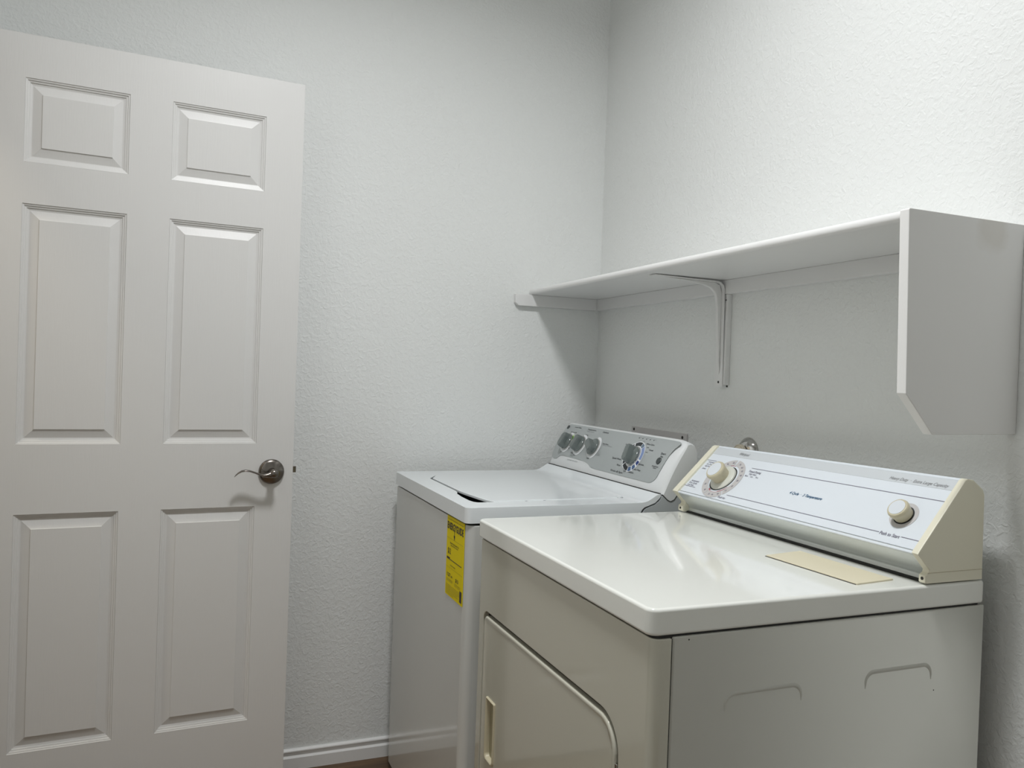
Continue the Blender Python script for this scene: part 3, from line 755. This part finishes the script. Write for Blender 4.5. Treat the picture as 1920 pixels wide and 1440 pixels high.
# hinge pin at the right edge
bm = bmesh.new(); bx(bm, FX - 0.0015, FX + 0.006, YD0 + 0.0008, YD0 + 0.0072, 0.560, 0.648); obj('hinge', bm, M['chrome'], dd, 0.0012, 2)
for fx in (SEAM + 0.05, DXB - 0.06):
    for fy in (DYN + 0.06, DYF - 0.06):
        bm = bmesh.new(); lathe(bm, [(0.018, 0), (0.018, 0.008), (0.009, 0.011), (0.009, 0.03)], 16, Matrix.Translation((fx, fy, 0))); obj('foot', bm, M['dark'], dry)
# lint screen cover
bm = bmesh.new(); q = [(-0.3168, -1.3020), (-0.3087, -1.5192), (-0.2181, -1.5101), (-0.2206, -1.2864)]
prism(bm, q, lambda a, b: (a, b, DTZ - 0.001), lambda a, b: (a, b, DTZ + 0.0028))
obj('lint_screen_cover', bm, M['cream'], dry, 0.0012, 2)
bm = bmesh.new(); prism(bm, [(-0.3182, -1.3010), (-0.3101, -1.5175), (-0.3080, -1.5175), (-0.3165, -1.3010)], lambda a, b: (a, b, DTZ - 0.0005), lambda a, b: (a, b, DTZ + 0.0008)); obj('lint_slot', bm, M['dark'], dry)

# console face
DB, DTp = Vector((-0.2075, 0.9645)), Vector((-0.1, 1.0895))
DLn = (DTp - DB).length; Dd = (DTp - DB) / DLn; Dn = Vector((-Dd.y, Dd.x))
def SDF(y, t, o=0.0):
    oo = -(t / DLn) * 0.016 * ((y + 1.553) / 0.735)
    q = DB + Dd * t + Dn * (oo + o)
    return Vector((q.x, y, q.y))
CI0, CI1 = -1.5390, -0.8400       # inner limits between the end caps
# housing behind the panel
bm = bmesh.new()
def hring(y):
    a = SDF(y, 0.004, -0.0022); b = SDF(y, DLn - 0.004, -0.0022)
    return [Vector((-0.170, y, 0.9160)), Vector((-0.172, y, 0.928)), a, b, Vector((b.x + 0.012, y, b.z + 0.002)), Vector((-0.062, y, 1.070)), Vector((-0.060, y, 0.9160))]
loft(bm, [hring(CI1 + (CI0 - CI1) * i / 28) for i in range(29)])
obj('console_housing', bm, M['dryer'], dry, 0.001, 1)
# apron below the nose
bm = bmesh.new()
def ap(y):
    n = SDF(y, 0.0, 0)
    return [Vector((n.x, y, n.z - 0.0005)), Vector((n.x + 0.003, y, n.z - 0.0045)), Vector((-0.1760, y, 0.9300)), Vector((-0.1740, y, 0.9240)), Vector((-0.1760, y, 0.9175)), Vector((-0.1720, y, 0.9165)), Vector((-0.1700, y, 0.9300)), Vector((n.x + 0.006, y, n.z - 0.0020))]
loft(bm, [ap(CI1), ap(CI0)]); obj('console_apron', bm, M['apron'], dry, 0.0006, 1)
bm = bmesh.new(); bx(bm, -0.1800, -0.1700, CI0 - 0.004, CI1 + 0.004, DTZ - 0.0002, 0.9172); obj('seam', bm, M['dark'], dry)
# panel
def facestrip(name, y0, y1, t0, t1, off, th, material, parent, bev=0.0006):
    bm = bmesh.new()
    loft(bm, [[SDF(y, t0, off), SDF(y, t0, off + th), SDF(y, t1, off + th), SDF(y, t1, off)] for y in [y0 + (y1 - y0) * i / 28 for i in range(29)]])
    return obj(name, bm, material, parent, bev, 1)
cp = facestrip('control_panel', CI1, CI0, 0.0072, 0.1600, -0.0022, 0.0022, M['panel_white'], dry)
facestrip('panel_lip', CI1, CI0, -0.001, 0.0046, -0.0030, 0.0050, M['panel_white'], dry, 0.0010)
facestrip('panel_lip', CI1, CI0, 0.1595, 0.1655, -0.0020, 0.0030, M['panel_white'], dry, 0.0010)
facestrip('grey_band', CI1, CI0, 0.1372, 0.1595, 0.0, 0.0005, M['panel_band'], cp, 0)
def ruled(y0, y1, t, hw=0.0006):
    bm = bmesh.new()
    k = max(1, int(abs(y1 - y0) / 0.02)); ys_ = [y0 + (y1 - y0) * i / k for i in range(k + 1)]
    vv = [(bm.verts.new(SDF(y, t - hw, 0.0007)), bm.verts.new(SDF(y, t + hw, 0.0007))) for y in ys_]
    for p, q in zip(vv, vv[1:]): bm.faces.new((p[0], q[0], q[1], p[1]))
    obj('ruled_line', bm, M['ink_mauve'], cp, recalc=False)
ruled(-0.8410, -0.8790, 0.1152); ruled(-1.0180, -1.5450, 0.1125); ruled(-0.8400, -0.8847, 0.0254); ruled(-1.0090, -1.4504, 0.0252); ruled(-1.4984, -1.5358, 0.0256)
lettering('lettering', [('Timed Drying', -1.0167, -1.0594, .1030, .0058), ('High Heat', -1.0243, -1.0496, .0955, .0046), ('More      Less      Time', -1.0158, -1.0623, .0887, .0042), ('Automatic', -.8500, -.8830, .0440, .0052), ('Dry Cycle', -.8485, -.8800, .0372, .0052), ('Low Heat', -.8481, -.8735, .0302, .0045),
          ('Automatic', -.8528, -.8758, .1096, .0048), ('Dry Cycle', -.8528, -.8726, .1022, .0046), ('High Heat', -.8521, -.8719, .0957, .0046), ('Less', -.8500, -.8640, .0872, .0048), ('Fluff Air', -.9873, -1.0140, .0149, .0050),
          ('Push to Start', -1.4526, -1.4960, .0247, .0068)], SDF, 0.0008, cp, M['ink_mauve'], shear=0.15)
lettering('lettering', [('4 Cycle  ·  3 Temperature', -1.1840, -1.2774, .0680, .0068)], SDF, 0.0008, cp, M['ink_blue'], shear=0.35)
lettering('lettering', [('Heavy Duty  ·  Extra Large Capacity', -1.3959, -1.5249, .1452, .0068)], SDF, 0.0009, cp, M['ink_grey'], shear=0.35)
lettering('lettering', [('Whirlpool', -.9391, -.9756, .1490, .0085)], SDF, 0.0009, cp, M['ink_grey'], shear=0.25)
# timer scale
TC = (-0.954, 0.068)
for a0, a1 in ((-49, 86), (-111, -51), (91, 247)): obj('timer_scale', annulus(SDF, TC[0], TC[1], 0.0430, 0.0600, a0, a1, 0.0006), M['ring_pinkgrey'], cp, recalc=False)
for a, s in ((70, '70'), (52, '60'), (36, '50'), (20, '40'), (2, '30'), (-18, '20'), (-38, '10'), (-62, 'Off'), (-80, 'Air'), (-94, '5'), (-125, '40'), (-150, '30'), (-175, '20'), (120, '6'), (100, '80')):
    r = 0.0515; yy = TC[0] - r * cos(radians(a)); tt = TC[1] + r * sin(radians(a))
    bm = bmesh.new(); text_into(bm, s, (lambda y_, t_, w_: (lambda u, v: SDF(y_ - u + w_ / 2, t_ + v, 0.0009)))(yy, tt, 0.0062), 0.0062, 0.0050, thick=0.01)
    obj('scale_number', bm, M['ink_mauve'], cp, recalc=False)
for r0, r1, a0, a1, oo in ((0.0412, 0.0422, -70, -30, 0.0006), (0.0412, 0.0422, 80, 104, 0.0006), (0.0395, 0.0425, -118, -106, 0.0006), (0.0430, 0.0437, -108, -40, 0.0008)):
    obj('timer_mark', annulus(SDF, TC[0], TC[1], r0, r1, a0, a1, oo), M['ink_red'], cp, recalc=False)
bm = annulus(SDF, TC[0], TC[1], 0.0352, 0.0378, 0, 360, 0.0007); obj('dial_gap', bm, M['dark'], cp, recalc=False)
def knob(cy, ct, name, rs, rb, rt, h0, h, skirt=True, lean=(0, 0)):
    p0 = SDF(cy, ct, 0); mm = frame_mtx(p0, Vector((0, -1, 0)), Vector((Dd.x, 0, Dd.y)), Vector((Dn.x, 0, Dn.y)))
    root = empty(name, None, None); root.parent = dry
    if skirt:
        bm = bmesh.new(); lathe(bm, [(rs, -0.001), (rs, 0.0035), (rs * 0.96, 0.0055), (rb * 1.25, 0.0068), (rb * 1.1, 0.009)], 56, mm); obj('knob_skirt', bm, M['skirt'], root, sharp=45)
    bm = bmesh.new(); lathe(bm, [(rb * 0.93, h0 - 0.004), (rb * 0.95, h0), (rt * 1.0, h - 0.012), (rt * 1.07, h - 0.0075), (rt * 1.08, h - 0.004), (rt * 1.0, h - 0.0008), (rt * 0.93, h)], 56, mm); obj('knob_body', bm, M['beige_knob'], root, sharp=50)
    bm = bmesh.new(); lathe(bm, [(rt * 0.84, h - 0.001), (rt * 0.83, h + 0.0006), (rt * 0.76, h + 0.0010)], 48, mm); obj('knob_cap', bm, M['knob_cap'], root, sharp=50)
    return mm
knob(TC[0], TC[1], 'timer_knob', 0.0352, 0.0225, 0.0235, 0.006, 0.0360)
bm = annulus(SDF, -1.4770, 0.0690, 0.0200, 0.0275, 0, 360, 0.0006); obj('button_ring', bm, M['ring_pinkgrey'], cp, recalc=False)
knob(-1.4770, 0.0690, 'start_knob', 0.0232, 0.0185, 0.0185, 0.0060, 0.0240, skirt=False)
bm = annulus(SDF, -1.4770, 0.0690, 0.0005, 0.0195, 0, 360, 0.0009); obj('knob_hole', bm, M['dark'], cp, recalc=False)
# end caps
def endcap(y_out, y_in, name, rim_in):
    s = 1 if y_out > y_in else -1
    def prof(y, e):
        p = lambda t, o: SDF(y, t, o)
        n0 = p(-0.001, 0.0042 - e); n1 = p(0.004, 0.0048 - e); t1 = p(DLn - 0.006, 0.0045 - e); t2 = p(DLn, 0.0015 - e)
        sh = 0.010 if s > 0 else 0.0
        return [Vector((-0.1900 + e, y, 0.9155)), Vector((-0.1925 + e, y, 0.9180)), Vector((-0.1920 + e, y, 0.9290)), Vector((-0.1850 + e, y, 0.9335)), Vector((-0.1845 + e, y, 0.9385)), n0, n1, t1, t2,
                Vector((t2.x + 0.014, y, t2.z - 0.0015 - e)), Vector((-0.0630, y, 1.0720 - e)), Vector((-0.0600, y, 1.0640 - e)), Vector((-0.0575, y, 0.9155))]
    bm = bmesh.new()
    loft(bm, [prof(y_in, 0), prof(y_out - s * 0.003, 0), prof(y_out - s * 0.0008, 0.0008), prof(y_out, 0.0030)])
    o = obj('end_cap', bm, M['beige'], dry, sharp=22)
    bm = bmesh.new(); yo = (y_in + y_out) / 2
    lathe(bm, [(0.0028, 0), (0.0028, 0.0008), (0.001, 0.0012)], 14, Matrix.Translation((-0.1920, yo, 0.9235)) @ Euler((0, -pi / 2, 0)).to_matrix().to_4x4()); obj('screw', bm, M['screw'], o)
    return o
endcap(DYF - 0.0010, CI1, 'end_cap', 0)
ec = endcap(DYN + 0.0010, CI0, 'end_cap', 0)
# fine joint lines on the near cap: base strip
bm = bmesh.new(); bx(bm, -0.1870, -0.0580, DYN + 0.0004, DYN + 0.0016, 0.9325, 0.9337); obj('joint', bm, M['beige_knob'], ec)
settle(dry)

# ------------------------------------------------------------------ wall fittings behind the machines
ob = empty('outlet_box', 'grey washing machine outlet box plate on the wall behind the washing machine', 'outlet box', (0, -0.4165, 1.0))
rr = frame_mtx(Vector((-0.0005, 0, 0)), Vector((0, -1, 0)), Vector((0, 0, 1)), Vector((-1, 0, 0)))
plate('face_plate', [rrect(0.262, 0.5715, 0.880, 1.0895, 0.003, 3), rrect(0.300, 0.534, 0.915, 1.045, 0.006, 3)], rr, 0.005, M['outlet'], ob, 0.001, 1)
box('box_back', -0.0015, -0.0002, -0.540, -0.294, 0.905, 1.050, M['dark'], ob)
for yy, zz in ((-0.2780, 1.0810), (-0.5512, 1.0768)):
    bm = bmesh.new(); lathe(bm, [(0.0048, 0), (0.0042, 0.0016), (0.0018, 0.0024)], 16, Matrix.Translation((-0.0052, yy, zz)) @ Euler((0, -pi / 2, 0)).to_matrix().to_4x4()); obj('screw', bm, M['screw'], ob)
settle(ob)
gp = empty('pipe_stub', 'chrome flanged pipe stub with a beige elbow, behind the top of the dryer', 'pipe', (0, -0.845, 1.065))
my = frame_mtx(Vector((0, -0.8450, 1.0640)), Vector((0, 1, 0)), Vector((0, 0, 1)), Vector((-1, 0, 0)))
my[0][1] = 0; 
bm = bmesh.new(); lathe(bm, [(0.0375, 0.0), (0.0385, 0.002), (0.037, 0.006), (0.030, 0.014), (0.022, 0.019), (0.0135, 0.021), (0.0135, 0.022)], 44, my); obj('flange', bm, M['chrome'], gp, sharp=50)
bm = bmesh.new(); lathe(bm, [(0.0115, 0.012), (0.0115, 0.030)], 24, my); obj('pipe', bm, M['chrome'], gp)
bm = bmesh.new(); tube(bm, [(-0.022, -0.845, 1.064), (-0.030, -0.845, 1.064), (-0.035, -0.845, 1.0605), (-0.038, -0.845, 1.052), (-0.0385, -0.845, 1.030)], [0.0165, 0.017, 0.0170, 0.0165, 0.015], 24); obj('elbow', bm, M['pipe_beige'], gp, sharp=50)
bm = bmesh.new(); lathe(bm, [(0.0195, 0.024), (0.0205, 0.026), (0.0205, 0.033), (0.0195, 0.035)], 24, my); obj('collar', bm, M['pipe_beige'], gp)
settle(gp)

# ceiling light fixture
cl = empty('ceiling_light', 'round flush ceiling light with a white glass bowl', 'lamp', (LAMP.x, LAMP.y, CEIL))
bm = bmesh.new(); lathe(bm, [(0.090, 0), (0.090, -0.022), (0.084, -0.026)], 48, Matrix.Translation((LAMP.x, LAMP.y, CEIL))); obj('base', bm, M['trim'], cl)
bm = bmesh.new(); lathe(bm, [(0.110, -0.026), (0.180, -0.028), (0.192, -0.036), (0.190, -0.060), (0.165, -0.086), (0.110, -0.104), (0.050, -0.112), (0.006, -0.113)], 40, Matrix.Translation((LAMP.x, LAMP.y, CEIL))); obj('glass_bowl', bm, M['glow'], cl)
settle(cl)
